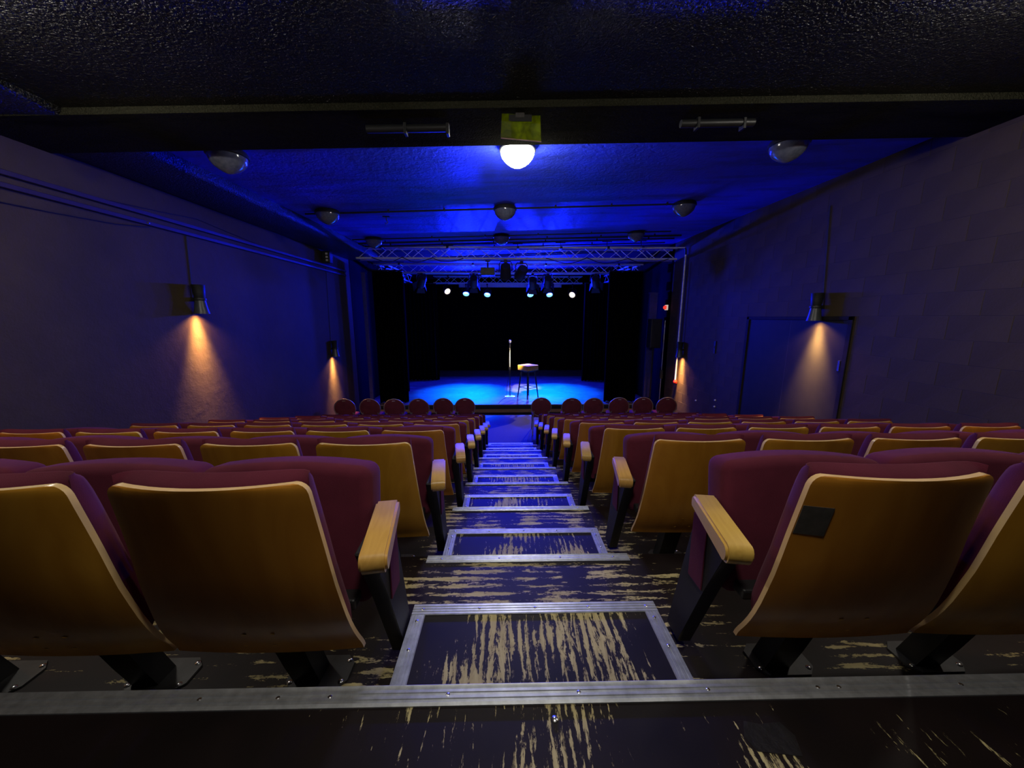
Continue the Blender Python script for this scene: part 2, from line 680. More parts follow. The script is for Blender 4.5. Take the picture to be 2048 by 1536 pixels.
o = MB().box((XL - .2, -3.0, ZF - .2), (XR + .2, -2.8, 2.4)).build('wall_back', 'wall_left_paint')
struct(o, 'dark rear wall behind the last seats', 'wall')
o = MB().box((XL - .2, YS1 + .4, ZF - .2), (XR + .2, YS1 + .6, 2.4)).build('wall_front', 'black_wall')
struct(o, 'black wall closing the stage at the far end', 'wall')


def rear_z(x):
    return 1.598 + .0245 * x + .05


def ceil_slab(y0, y1, fz=ceil_z):
    b_ = MB()
    f = lambda u, v: Vector((u, v, fz(u, v)))
    g = lambda u, v: Vector((u, v, fz(u, v) + .2))
    b_.grid_solid(f, g, [XL - .1, 0, XR + .1], [y0, y1])
    return b_


o = ceil_slab(3.45, 9.9).build('ceiling', 'ceiling_far_blue_cast')
struct(o, 'ceiling with the blue wash of the stage lights in its paint', 'ceiling')
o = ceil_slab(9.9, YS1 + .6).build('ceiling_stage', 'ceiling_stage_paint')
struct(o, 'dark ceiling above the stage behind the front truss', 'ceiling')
o = ceil_slab(-2.9, 3.45, lambda x, y: rear_z(x)).build('ceiling_rear', 'ceiling_rear_paint')
struct(o, 'glossy black textured ceiling over the rear seats', 'ceiling')


def soffit(x):
    return 1.598 + .0245 * x


bmr = MB()
ys = [3.13, 3.75]
bm_a = lambda u, v: Vector((u, v, soffit(u)))
bm_b = lambda u, v: Vector((u, v, ceil_z(u, v) + .05))
bmr.grid_solid(bm_a, bm_b, [XL, -2, 0, 2, XR], ys)
bmesh.ops.bevel(bmr.bm, geom=[e for e in bmr.bm.edges if abs(e.verts[0].co.y - e.verts[1].co.y) < .01 and min(e.verts[0].co.z, e.verts[1].co.z) < 1.72 and e.calc_face_angle(0) > .5 and abs(e.verts[0].co.x - e.verts[1].co.x) > .5],
                offset=.022, segments=3, affect='EDGES')
o = bmr.build('trim_1', 'beam_paint', None, 50)
struct(o, 'black textured beam crossing the ceiling above the seats', 'beam')
o = MB().box((XL, -2.8, 1.515), (-3.36, 10.2, 1.75), .045, 3).build('trim_2', 'ceiling_rear_paint', None, 50)
struct(o, 'black boxed beam running along the left wall top', 'beam')

# ------------------------------------------------------------------ stage
o = MB().box((XL, YS0, ZF), (XR, YS1 + .5, ZS), .012, 2).build('stage_platform', 'stage_floor')
struct(o, 'low stage with scuffed dark floor lit blue', 'stage')
o2 = MB().box((XL, YS0 - .012, ZF), (XR, YS0 + .001, ZS - .03)).build('fascia', 'stage_black', o)
tag(o2, 'black stage front board')
o3 = MB().box((XL, YS0 - .03, ZF), (XR, YS0 - .011, ZF + .10), .004).build('foot_strip', 'strip_brown', o)  # brown strip along the foot of the stage front
tag(o3, 'brown strip along the stage foot')

# door
d = thing('door_1', 'dark double door under the lamp on the block wall', 'door', (XR, (DY0 + DY1) / 2, rake_z(DY0 + .3)))
tag(d, kind='structure')
dz0 = d.location.z
hw = (DY1 - DY0) / 2
hgt = DZ - dz0
MB().box((-.018, hw, 0), (.03, hw + .065, hgt + .05), .004).box((-.018, -hw - .065, 0), (.03, -hw, hgt + .05), .004).box((-.018, -hw - .065, hgt), (.03, hw + .065, hgt + .05), .004).build('frame', 'door_frame_paint', d)
lf = MB().box((.002, -hw + .004, .01), (.04, -.002, hgt - .004), .003).build('door_leaf', 'door_paint', d)
lf2 = MB().box((.002, .002, .01), (.04, hw - .004, hgt - .004), .003).build('door_leaf', 'door_paint', d)
MB().box((-.006, -hw + .03, 1.42), (.003, -hw + .06, 1.56), .002).build('latch_plate', 'bright_steel', lf)

# ------------------------------------------------------------------ aisle steps
STEP_W, STEP_D, STEP_H = .954, .41, DROP / 2


def make_step():
    t = thing('aisle_step', 'x', 'step', (0, 0, 0), 0, 'half steps down the centre aisle')
    MB().box((-STEP_W / 2, 0, 0), (STEP_W / 2, STEP_D, STEP_H), .002, 1).build('tread', 'step_plywood', t)
    w = .05

    def ribbed(a0, a1, axis, base, sgn):
        # profile across the strip (0..w) with ribs
        pr = [(0, 0), (0, .003)]
        for i in range(4):
            a = w * (i + .1) / 4
            pr += [(a, .003), (a + .0015, .005), (a + w / 4 - .004, .005), (a + w / 4 - .0025, .003)]
        pr += [(w + .002, .003), (w + .002, -.02), (w, -.02), (w, 0)]
        return MB().extrude_profile([(base + sgn * p[0], STEP_H + p[1]) for p in pr], axis, a0, a1)
    e1 = ribbed(-STEP_W / 2 - .002, STEP_W / 2 + .002, 'x', STEP_D - w, 1).build('edging', 'aluminium', t, 30)
    e2 = ribbed(.0, STEP_D - w - .001, 'y', -STEP_W / 2 + w, -1).build('edging', 'aluminium', t, 30)
    e3 = ribbed(.0, STEP_D - w - .001, 'y', STEP_W / 2 - w, 1).build('edging', 'aluminium', t, 30)
    for x in (-.44, -.22, 0, .21, .44):
        link('screw', screw_me, e1, (x, STEP_D - .025, STEP_H + .0045))
    for e, sx in ((e2, -1), (e3, 1)):
        for y in (.06, .21, .33):
            link('screw', screw_me, e, (sx * (STEP_W / 2 - .025), y, STEP_H + .0045))
    return t


step0 = make_step()
for k in range(1, 9):
    t = step0 if k == 1 else copy_tree(step0)
    t.location = (AX, nose_y(k - 1) + .005, tier_z(k))
    if k == 8:
        t['label'] = 'lowest aisle step of dark plywood with metal edging, glowing cyan-blue'
    else:
        t['label'] = 'dark plywood aisle step with ribbed metal edging, %s step from the camera' % ORD[k] if k > 1 else 'large worn plywood aisle step with metal edging just below the long nosing'

# ------------------------------------------------------------------ theatre seats
PROF = [(0.0, .866, .227), (.028, .70, .236), (.054, .56, .246), (.088, .43, .256), (.115, .36, .262), (.140, .315, .266), (.158, .285, .268)]


def prof(h):
    for (a, b_) in zip(PROF, PROF[1:]):
        if b_[1] <= h <= a[1] + 1e-9:
            t = (a[1] - h) / (a[1] - b_[1])
            return a[0] + (b_[0] - a[0]) * t, a[2] + (b_[2] - a[2]) * t
    if h > PROF[0][1]:
        return -.15 * (h - PROF[0][1]), PROF[0][2]
    return PROF[-1][0], PROF[-1][2]


def sprof(h):
    s = [prof(max(.285, min(.95, h + e))) for e in (-.03, -.015, 0, .015, .03)]
    return sum(p[0] for p in s) / 5, sum(p[1] for p in s) / 5


def board_pt(u, h, off=0.0, scale=1.0):
    y, hw_ = sprof(h)
    rc = .028
    s = .866 - h
    if 0 <= s < rc:
        hw_ -= rc - math.sqrt(max(0, rc * rc - (rc - s) ** 2))
    hw_ *= scale
    bl = .034 if h > .7 else .012 + .022 * max(0, (h - .285) / .415)
    return Vector((u * hw_, y + bl * u * u + off, h))


def seat_parts():
    M = {}
    hs = [.866, .864, .858, .850, .838, .80, .74, .68, .62, .56, .50, .45, .41, .38, .355, .335, .318, .300, .285]
    us = [-1, -.985, -.93, -.8, -.6, -.4, -.2, 0, .2, .4, .6, .8, .93, .985, 1]
    M['backboard'] = MB().grid_solid(lambda u, h: board_pt(u, h), lambda u, h: board_pt(u, h, .014), us, hs).mesh('backboard', 'beech_ply', 35)
    M['backboard'].materials.append(MATS['beech_edge'])
    nq = (len(us) - 1) * (len(hs) - 1) * 2
    for p in M['backboard'].polygons:
        if p.index >= nq:
            p.material_index = 1

    # back cushion, on the front of the board
    def cf(u, h):
        hh = (h - .40) / .482
        e = max(0, 1 - abs(u) ** 7) ** .5 * max(0, 1 - abs(2 * hh - 1) ** 11) ** .5
        if h > .7:
            e = max(e, .5 * max(0, 1 - abs(u) ** 7) ** .5)
        return board_pt(u * .985, min(h, .838), .0165 + .085 * e) + Vector((0, 0, h - min(h, .838)))

    def cb(u, h):
        tt = max(0, (h - .845) / .037)
        return board_pt(u * .985, min(h, .838), .0145 + .042 * tt ** 2.2 * max(0, 1 - abs(u) ** 7) ** .5) + Vector((0, 0, h - min(h, .838)))
    hs2 = [.882, .8815, .880, .877, .873, .866, .858, .845, .82, .78, .7, .6, .5, .44, .41, .40]
    us2 = [-1, -.995, -.97, -.9, -.75, -.5, -.25, 0, .25, .5, .75, .9, .97, .995, 1]
    M['back_cushion'] = MB().grid_solid(cf, cb, us2, hs2).mesh('back_cushion', 'aubergine_cloth', 60)
    # tipped-up seat cushion
    bm = bmesh.new()
    bmesh.ops.create_cube(bm, size=1)
    for v in bm.verts:
        v.co = Vector((v.co.x * .53, v.co.y * .125, v.co.z * .43))
    bmesh.ops.bevel(bm, geom=bm.edges[:], offset=.034, segments=4, affect='EDGES', profile=.5)
    bmesh.ops.subdivide_edges(bm, edges=[e for e in bm.edges if abs(e.verts[0].co.x - e.verts[1].co.x) > .3], cuts=7)
    for v in bm.verts:
        u = v.co.x / .265
        if v.co.z > 0:
            v.co.z += .020 * (1 - u * u)
        if v.co.y > 0:
            v.co.y += .012 * (1 - u * u)
    rt = Matrix.Rotation(R(-9), 3, 'X')
    for v in bm.verts:
        v.co = rt @ v.co + Vector((0, .335, .562))
    q = MB()
    q._join(bm)
    M['seat_cushion'] = q.mesh('seat_cushion', 'aubergine_cloth', 60)
    # pedestal, leaning back to carry the board
    q = MB()
    sec = lambda y, z, hx, hy: [Vector((sx * hx, y + sy * hy, z)) for sx, sy in ((-1, -1), (1, -1), (1, 1), (-1, 1))]
    levels = [sec(.335, .006, .045, .034), sec(.295, .12, .046, .034), sec(.25, .27, .048, .036), sec(.245, .40, .05, .04)]
    rv = [[q.bm.verts.new(p) for p in l] for l in levels]
    for a, c in zip(rv, rv[1:]):
        for i in range(4):
            q.bm.faces.new((a[i], a[(i + 1) % 4], c[(i + 1) % 4], c[i]))
    q.bm.faces.new(rv[0][::-1])
    q.bm.faces.new(rv[-1])
    M['pedestal'] = q.mesh('pedestal', 'black_steel')
    M['seat_bracket'] = MB().box((-.235, .20, .375), (.235, .30, .41), .008).mesh('seat_bracket', 'black_steel')
    q = MB()
    c = .03
    x0, x1, y0, y1 = -.075, .135, .275, .40
    pl = [(x0 + c, y0), (x1 - c, y0), (x1, y0 + c), (x1, y1 - c), (x1 - c, y1), (x0 + c, y1), (x0, y1 - c), (x0, y0 + c)]
    q.extrude_profile(pl, 'z', 0, .007)
    M['foot_plate'] = q.mesh('foot_plate', 'plate_steel')
    M['bolt'] = MB().lathe([(0, .006), (.005, .0055), (.009, .002), (.009, 0)], 10, cap=False).mesh('bolt', 'bright_steel', 40)
    M['plug'] = MB().lathe([(0, .0015), (.005, .001), (.006, 0)], 10, cap=False).mesh('plug', 'stool_wood', 40)
    # armrest, nearly level, rounded at both ends; local x = 0 in its middle
    q = MB()
    L0, L1, T = -.15, .095, .030
    pf = []
    for i in range(7):
        a = R(90 + 180 * i / 6)
        pf.append((L0 + .022 * math.cos(a), .0 + .030 * math.sin(a)))
    for i in range(7):
        a = R(-90 + 180 * i / 6)
        pf.append((L1 + .012 * math.cos(a), .004 + .024 * math.sin(a)))
    q.extrude_profile(pf, 'x', -.036, .036)
    bmesh.ops.bevel(q.bm, geom=[e for e in q.bm.edges if abs(abs(e.verts[0].co.x) - .036) < 1e-4 and abs(e.verts[0].co.x - e.verts[1].co.x) < 1e-4], offset=.007, segments=2, affect='EDGES')
    M['armrest'] = q.mesh('armrest', 'beech_arm', 40)
    # end panel below the arm
    q = MB()
    pf = [(.16, .592), (.345, .605), (.38, .50), (.50, .02), (.40, .02), (.27, .36)]
    q.extrude_profile(pf, 'x', -.026, .026)
    bmesh.ops.bevel(q.bm, geom=q.bm.edges[:], offset=.006, segments=1, affect='EDGES')
    M['end_panel'] = q.mesh('end_panel', 'black_panel', 40)
    M['side_cloth'] = MB().box((-.003, .285, .34), (.003, .37, .58), .002, 1).mesh('side_cloth', 'aubergine_cloth')
    return M


SM = seat_parts()
BLOCK = {-1: 'left', 1: 'right'}


def seat(side, r, i):
    """side -1/1, r = row from the camera (1..8), i = seat from the aisle (1..6)"""
    xc = -.685 - .55 * (i - 1) if side < 0 else .972 + .55 * (i - 1)
    y = .746 + PITCH * (r - 1) + (.018 if side > 0 else 0)
    lab = 'aubergine tip-up seat with beech back, %s block, %s row from camera, %s from aisle' % (BLOCK[side], ORD[r], ORD[i])
    if side > 0 and r == 1 and i == 1:
        lab = 'beech-backed tip-up seat with a grey tape patch, nearest right of the aisle'
    t = thing('theatre_seat', lab, 'theatre seat', (xc + random.uniform(-.003, .003), y, tier_z(r)), 0, 'tip-up theatre seats in the %s block' % BLOCK[side])
    bb = link('backboard', SM['backboard'], t)
    link('back_cushion', SM['back_cushion'], t)
    sc = link('seat_cushion', SM['seat_cushion'], t)
    sc.location.z = random.uniform(-.006, .006)
    link('seat_bracket', SM['seat_bracket'], t)
    pd = link('pedestal', SM['pedestal'], t)
    fp = link('foot_plate', SM['foot_plate'], t)
    if r <= 2:
        for (bx, by) in ((.115, .30), (.115, .378), (-.058, .30)):
            link('bolt', SM['bolt'], fp, (bx, by, .007))
        for (px_, ph) in ((-.045, .335), (.035, .335), (-.02, .40), (.055, .40)):
            p = board_pt(px_ / sprof(ph)[1], ph)
            link('plug', SM['plug'], bb, p - Vector((0, .0005, 0)), (R(90 + 35), 0, 0))
    if i == 1:
        s = -side          # towards the aisle
        ar = link('armrest', SM['armrest'], t, (s * .318, .25, .622), (R(4), 0, R(9) * s))
        ep = link('end_panel', SM['end_panel'], t, (s * .287, 0, 0))
        link('side_cloth', SM['side_cloth'], ep, (s * .028, 0, 0))
    if i == 6:
        s = side
        link('armrest', SM['armrest'], t, (s * .318, .25, .622), (R(4), 0, 0))
        link('end_panel', SM['end_panel'], t, (s * .312, 0, 0))
    if side > 0 and r == 1 and i == 1:
        h1, h0 = .782, .698
        q = MB()
        q.grid_solid(lambda u, h: board_pt(u, h, -.0015), lambda u, h: board_pt(u, h, -.0002), [-.99, -.9, -.8, -.71], [h1, .76, .74, .72, h0])
        tp_ = q.build('tape_patch', 'grey_tape', t)
        tag(tp_, 'dark grey tape patch')
    return t


for side in (-1, 1):
    for r in range(1, 9):
        n_ = 3 if r == 1 else 5 if r == 2 else 6
        for i in range(1, n_ + 1):
            seat(side, r, i)

# ------------------------------------------------------------------ loose round-back chairs before the stage
q = MB()
rb = Matrix.Translation((0, 0, .68)) @ Matrix.Rotation(R(98), 4, 'X')


def disc_prof(r, t):
    return [(0, t), (r * .6, t * .9), (r * .9, t * .6), (r, 0), (r * .9, -t * .6), (r * .6, -t * .9), (0, -t)]


CH_M = {}
CH_M['backrest'] = MB().lathe(disc_prof(.232, .022), 28, rb, False).mesh('backrest', 'maroon_cloth', 60)
q = MB()
ring = [rb @ Vector((.238 * math.cos(a), .238 * math.sin(a), 0)) for a in [2 * math.pi * k / 32 for k in range(33)]]
q.tube(ring, .011, 8, False)
CH_M['back_rim'] = q.mesh('back_rim', 'chair_rim', 60)
CH_M['hand_slot'] = MB().tube([rb @ Vector((x, .195, .020)) for x in (-.035, 0, .035)], .011, 8).mesh('hand_slot', 'chair_rim', 50)
CH_M['seat'] = MB().box((-.21, .03, .41), (.21, .46, .49), .03, 3).mesh('seat', 'maroon_cloth', 50)
legs = []
for sx in (-1, 1):
    legs.append(MB().tube([(sx * .20, -.06, 0), (sx * .19, .03, .43), (sx * .17, -.005, .58)], .0125, 8).mesh('leg', 'chair_rim', 50))
    legs.append(MB().tube([(sx * .20, .47, 0), (sx * .19, .44, .42)], .0125, 8).mesh('leg', 'chair_rim', 50))
cx = [-3.77, -3.19, -2.61, -2.04, -1.47, -.96, .86, 1.58, 2.10, 2.72, 3.30, 3.87]
for k, x in enumerate(cx):
    if k < 6:
        lab = 'maroon round-backed banquet chair before the stage, %s chair from the left wall' % ORD[k + 1]
    else:
        lab = 'maroon round-backed banquet chair before the stage, %s chair from the right wall' % ORD[12 - k]
    t = thing('banquet_chair', lab, 'chair', (x, 8.32 + random.uniform(-.04, .04), ZF), random.uniform(-.07, .07) + (.12 if x < -2.5 else -.12 if x > 2.5 else 0), 'loose round-back chairs in front of the stage')
    for nm in ('backrest', 'back_rim', 'hand_slot', 'seat'):
        link(nm, CH_M[nm], t)
    for me in legs:
        link('leg', me, t)

# ------------------------------------------------------------------ ceiling dome lamps
dome_prof = [(.172, 0), (.170, -.03), (.155, -.065), (.125, -.10), (.085, -.13), (.045, -.150), (.018, -.160), (0, -.163)]
base_prof = [(.10, .05), (.165, .045), (.185, .02), (.187, -.008), (.178, -.014), (.165, -.014), (0, -.012)]
D_ME = {'off': MB().lathe(dome_prof, 28, None, False).mesh('glass_dome', 'dome_glass', 60),
        'on': MB().lathe(dome_prof, 28, None, False).mesh('glass_dome', 'dome_lit', 60),
        'side': MB().lathe(dome_prof, 28, None, False).mesh('glass_dome', 'dome_lit_side', 60),
        'rear': MB().lathe(dome_prof, 28, None, False).mesh('glass_dome', 'dome_lit_rear', 60)}
base_me = MB().lathe(base_prof, 28, None, False).mesh('lamp_base', 'lamp_black', 40)
knob_me = MB().lathe([(0, -.02), (.012, -.015), (.012, .0), (0, 0)], 10, None, False).mesh('knob', 'bright_steel', 40)


def dome(x, y, mode, label):
    z = (ceil_z(x, y) if y > 3.5 else rear_z(x)) - .045
    t = thing('ceiling_lamp', label, 'ceiling lamp', (x, y, z), 0, 'dome lamps on the ceiling')
    link('lamp_base', base_me, t)
    gd = link('glass_dome', D_ME[mode], t, (0, 0, -.008))
    if mode == 'off':
        link('bulb', MB().lathe([(0, -.10), (.03, -.085), (.035, -.06), (.018, -.02), (.018, 0), (0, 0)], 12, None, False).mesh('bulb', 'white_plastic', 60), t)
    return t


dome(.134, 4.04, 'on', 'brightly lit dome lamp behind the black ceiling beam')
dome(-2.79, 4.04, 'off', 'unlit dome lamp behind the beam on the left side')
dome(2.93, 4.04, 'off', 'unlit dome lamp behind the beam on the right side')
dome(-2.82, 6.19, 'off', 'unlit dome lamp at the left end of the ceiling pipe')
dome(.006, 6.19, 'off', 'unlit dome lamp at the middle of the ceiling pipe')
dome(2.90, 6.19, 'off', 'unlit dome lamp at the right end of the ceiling pipe')
dome(-2.85, 8.34, 'off', 'small unlit dome lamp above the left end of the front truss')
dome(-.07, 8.34, 'off', 'small unlit dome lamp above the middle of the front truss')
dome(2.89, 8.34, 'off', 'small unlit dome lamp above the right end of the front truss')
dome(-2.80, 1.85, 'side', 'lit dome lamp over the rear left seats')
dome(2.92, 1.85, 'side', 'lit dome lamp over the rear right seats')
dome(.10, .30, 'rear', 'lit dome lamp over the rear aisle')

# gel hanging from the beam
g = thing('colour_gel', 'yellow-green gel sheet taped to the black beam', 'gel', (.135, 3.22, soffit(.13)))
q = MB()
q.grid_solid(lambda u, v: Vector((u * .155 * (1.0 + .05 * v), .012 * math.sin(2 * u) - .02 * v, -.005 - .19 * v - .012 * u * v)),
             lambda u, v: Vector((u * .155 * (1.0 + .05 * v), .012 * math.sin(2 * u) - .02 * v + .0012, -.005 - .19 * v - .012 * u * v)), [-1, -.5, 0, .5, 1], [0, .25, .5, .75, 1])
q.build('gel_sheet', 'yellow_gel', g)
MB().tube([(-.162, -.02, -.185), (0, -.02, -.197), (.162, -.02, -.209)], .004, 6).build('gel_edge', 'gel_edge', g)
MB().box((-.098, -.016, -.062), (.085, -.012, -.012), .001, 1).build('tape_strip', 'cable_black', g)
MB().box((-.045, -.019, -.035), (.025, -.013, .004), .001, 1).build('tape_strip', 'grey_tape', g)

for (x0, x1, lab) in ((-1.14, -.46, 'short black tube with end clamp on the beam, left of the gel'), (1.48, 2.10, 'short black tube with two clamps on the beam, right of the gel')):
    zc_ = soffit((x0 + x1) / 2) - .035
    t = thing('beam_tube', lab, 'tube', ((x0 + x1) / 2, 3.34, zc_))
    h = (x1 - x0) / 2
    MB().tube([(-h, 0, -h * .0245), (h, 0, h * .0245)], .03, 12).build('tube', 'lamp_black', t, 40)
    for xx in ((-.02, h - .01) if x0 < 0 else (-h * .55, h * .7)):
        MB().box((xx - .012, -.034, -.05), (xx + .012, .034, .034), .004).build('clamp', 'lamp_black', t)

# ------------------------------------------------------------------ wall downlights
low_prof = [(.060, .0), (.064, -.03), (.074, -.10), (.090, -.185), (.086, -.185), (.070, -.10), (.060, -.03), (0, -.02)]
up_prof = [(0, .02), (.058, .02), (.062, .03), (.068, .10), (.076, .19), (.078, .195), (.070, .195), (.062, .10), (.05, .03), (0, .03)]
ring_prof = [(.060, -.012), (.070, -.010), (.074, .005), (.070, .02), (.060, .022)]
WL = {'lower_shade': MB().lathe(low_prof, 24, None, False).mesh('lower_shade', 'lamp_grey', 50),
      'upper_shade': MB().lathe(up_prof, 24, None, False).mesh('upper_shade', 'lamp_black', 50),
      'ring': MB().lathe(ring_prof, 24, None, False).mesh('ring', 'lamp_black', 50),
      'bulb': MB().lathe([(0, -.150), (.02, -.145), (.032, -.128), (.03, -.11), (0, -.10)], 16, None, False).mesh('bulb', 'bulb_warm', 60)}


def wall_lamp(x, y, z, lab, top, lean):
    sgn = 1 if x < 0 else -1                 # away from the wall
    off = .098
    t = thing('wall_lamp', lab, 'wall lamp', (x + sgn * off, y, z), 0, 'downlights on the side walls')
    for nm, me in WL.items():
        link(nm, me, t)
    MB().box((min(-sgn * off, -sgn * .05), -.03, -.02), (max(-sgn * off, -sgn * .05), .03, .03), .004).build('bracket', 'lamp_black', t)
    MB().tube([(-sgn * (off - .008), 0, .03), (-sgn * (off - .008), lean * .5, (top - z) * .5), (-sgn * (off - .008), lean, top - z)], .006, 6).build('cable', 'cable_black', t)
    ld = bpy.data.lights.new('lamp_beam', 'AREA')
    ld.shape = 'DISK'
    ld.size = .15
    ld.spread = R(50)
    ld.energy = WALL_LAMP
    ld.color = (1.0, .50, .17)
    lo = bpy.data.objects.new('lamp_beam', ld)
    COL.objects.link(lo)
    lo.parent = t
    lo.location = (0, 0, -.187)
    lo.rotation_euler = (0, R(6) * sgn, 0)
    gd = bpy.data.lights.new('lamp_glow', 'AREA')
    gd.shape = 'DISK'
    gd.size = .15
    gd.spread = R(130)
    gd.energy = WALL_LAMP * .35
    gd.color = (1.0, .44, .13)
    go = bpy.data.objects.new('lamp_glow', gd)
    COL.objects.link(go)
    go.parent = t
    go.location = (0, 0, -.188)
    return t


wall_lamp(XL, 5.05, .235, 'black cone downlight on the left wall nearer the camera', 1.06, .05)
wall_lamp(XL, 8.78, -.74, 'black cone downlight on the left wall nearer the stage', 1.15, .1)
wall_lamp(XR, 5.07, .14, 'black cone downlight above the double door', 1.5, .12)
wall_lamp(XL, 1.3, 1.17, 'black cone downlight on the left wall beside the rear seats', 1.45, .0)
wall_lamp(XR, 1.3, 1.12, 'black cone downlight on the right wall beside the rear seats', 1.45, .0)
wall_lamp(XR, 8.90, -.79, 'black cone downlight beside the white pipe', 1.3, .0)

# ------------------------------------------------------------------ pipes, conduits, cables
for k, (z, lab) in enumerate(((1.19, 'upper of two dark trunking lines along the left wall'), (1.085, 'lower of two dark trunking lines along the left wall'))):
    o = MB().box((XL + .001, -2.7, z - .022), (XL + .046, 9.9, z + .022), .006).build('trunking', 'trunking_paint')
    tag(o, lab, 'conduit')
cb = [(XL + .012, 2.9, .93), (XL + .012, 3.6, .955), (XL + .012, 4.2, .99), (XL + .012, 4.6, 1.05)]
o = MB().tube(cb, .005, 6).build('wall_cable', 'cable_black')
tag(o, 'thin black cable sagging below the trunking near the camera', 'cable')
cb = [(XL + .012, 4.2, 1.22), (XL + .012, 4.8, 1.27), (XL + .012, 5.3, 1.32), (XL + .012, 6.0, 1.26), (XL + .012, 6.6, 1.215)]
o = MB().tube(cb, .004, 6).build('wall_cable', 'cable_black')
tag(o, 'thin cable looping above the trunking on the left wall', 'cable')
o = MB().lathe([(0, .012), (.008, .010), (.012, 0)], 10, Matrix.Translation((XL + .046, 4.55, 1.085)) @ Matrix.Rotation(R(90), 4, 'Y'), False).build('stud', 'bright_steel', None, 40)
tag(o, 'tiny bright stud on the lower left trunking', 'stud')


def ceiling_pipe(y0, y1, x0, x1, r, mat, lab, dz=.03, clips=0):
    t = thing('ceiling_pipe', lab, 'pipe', ((x0 + x1) / 2, (y0 + y1) / 2, ceil_z((x0 + x1) / 2, (y0 + y1) / 2)))
    c = t.location
    p0 = Vector((x0, y0, ceil_z(x0, y0) - dz)) - c
    p1 = Vector((x1, y1, ceil_z(x1, y1) - dz)) - c
    MB().tube([p0, p1], r, 8).build('pipe', mat, t, 40)
    for i in range(clips):
        p = p0.lerp(p1, (i + .5) / clips)
        MB().box((p.x - .012, p.y - .02, p.z - .015), (p.x + .012, p.y + .02, p.z + dz), .003).build('pipe_clip', mat, t)
    return t


ceiling_pipe(6.24, 6.14, -3.2, 3.05, .013, 'lamp_black', 'dark ceiling pipe joining the middle row of dome lamps', .03, 7)
ceiling_pipe(8.30, 8.20, -3.3, 3.6, .014, 'lamp_black', 'thin dark ceiling pipe over the front truss, first of four', .03, 6)
ceiling_pipe(8.62, 8.55, -3.3, 4.0, .02, 'lamp_black', 'thicker dark ceiling pipe over the front truss, second of four', .05, 6)
ceiling_pipe(9.0, 8.9, -3.3, 4.0, .014, 'lamp_black', 'thin dark ceiling pipe over the front truss, third of four', .05, 6)
ceiling_pipe(9.5, 9.4, -3.3, 4.0, .014, 'lamp_black', 'thin dark ceiling pipe over the front truss, fourth of four', .05, 6)
t = thing('fire_pipe', 'white pipe down the right wall ending in a red fitting', 'pipe', (XR - .05, 9.1, -1.6))
MB().tube([(0, 0, 0), (0, 0, 3.12)], .019, 10).build('pipe', 'white_pipe', t, 40)
MB().tube([(0, .02, 3.27), (-1.3, .02, 3.25)], .016, 10).build('pipe', 'white_pipe', t, 40)
MB().tube([(0, 0, 3.10), (0, .01, 3.2), (-.02, .02, 3.27)], .022, 10).build('elbow', 'lamp_black', t, 40)
MB().lathe([(0, -.08), (.045, -.075), (.05, -.03), (.035, 0), (.03, .02), (0, .02)], 14, None, False).build('valve', 'red_plastic', t, 40)
MB().box((-.06, -.05, -.055), (.02, -.02, -.02), .006).build('valve_lever', 'red_plastic', t)
t = thing('wall_switch', 'small dark switch plate on the right wall before the door', 'switch', (XR, 7.55, -.62))
MB().box((-.02, -.03, -.13), (.0, .03, .13), .005).build('plate', 'lamp_black', t)
MB().box((-.028, -.012, -.02), (-.018, .012, .03), .003).build('rocker', 'lamp_black', t)
for k, (y, z, lab) in enumerate(((8.1, -1.90, 'bright stud low on the right wall below the pipe lamp'), (7.35, -1.72, 'upper of two bright studs low on the right wall'), (7.35, -1.86, 'lower of two bright studs low on the right wall'))):
    o = MB().lathe([(0, .03), (.012, .026), (.018, .012), (.018, 0)], 12, Matrix.Translation((XR, y, z)) @ Matrix.Rotation(R(-90), 4, 'Y'), False).build('wall_stud', 'white_plastic', None, 40)
    tag(o, lab, 'stud')
# alarm beacon and conduit near the stage
t = thing('alarm_beacon', 'red and white alarm beacon on the dark wall by the stage', 'alarm', (XR, 10.0, .27))
MB().box((-.05, -.06, -.07), (0, .06, .07), .008).build('back_box', 'beacon_white', t)
MB().lathe([(0, .07), (.035, .06), (.052, .03), (.055, 0)], 16, Matrix.Translation((-.05, -.015, 0)) @ Matrix.Rotation(R(-90), 4, 'Y'), False).build('red_lens', 'beacon_red', t, 50)
t = thing('steel_conduit', 'thin steel conduit running down the dark wall by the stage', 'conduit', (XR - .03, 10.0, -2.78))
MB().tube([(0, 0, 0), (0, 0, 2.7)], .012, 8).build('pipe', 'aluminium', t, 40)
MB().box((-.035, -.04, 1.08), (.03, .04, 1.32), .006).build('junction_box', 'lamp_grey', t)
# small wall bracket with a white connector on the left, at the end of the trunking
t = thing('wall_speaker', 'small speaker on a bracket at the left trunking end', 'speaker', (XL + .12, 8.75, 1.36))
MB().box((-.09, -.08, -.13), (.09, .08, .13), .012).build('cabinet', 'lamp_black', t)
for z in (-.07, .0, .07):
    MB().box((.0, -.088, z - .022), (.05, -.078, z + .02), .003).build('label_plate', 'white_plastic', t)
MB().box((-.12, -.02, -.02), (-.08, .02, .02), .003).build('bracket', 'lamp_black', t)
t = thing('ceiling_hook', 'small dark hook hanging from the blue ceiling', 'hook', (-2.02, 6.6, ceil_z(-2.02, 6.6)))
MB().tube([(0, 0, 0), (0, 0, -.06), (.02, 0, -.10), (-.01, 0, -.13), (-.03, 0, -.10)], .008, 6).build('hook', 'lamp_black', t, 50)
MB().box((-.06, -.02, -.012), (.06, .02, 0), .003).build('hook_plate', 'lamp_black', t)

# ------------------------------------------------------------------ lighting trusses
brace_cache = {}


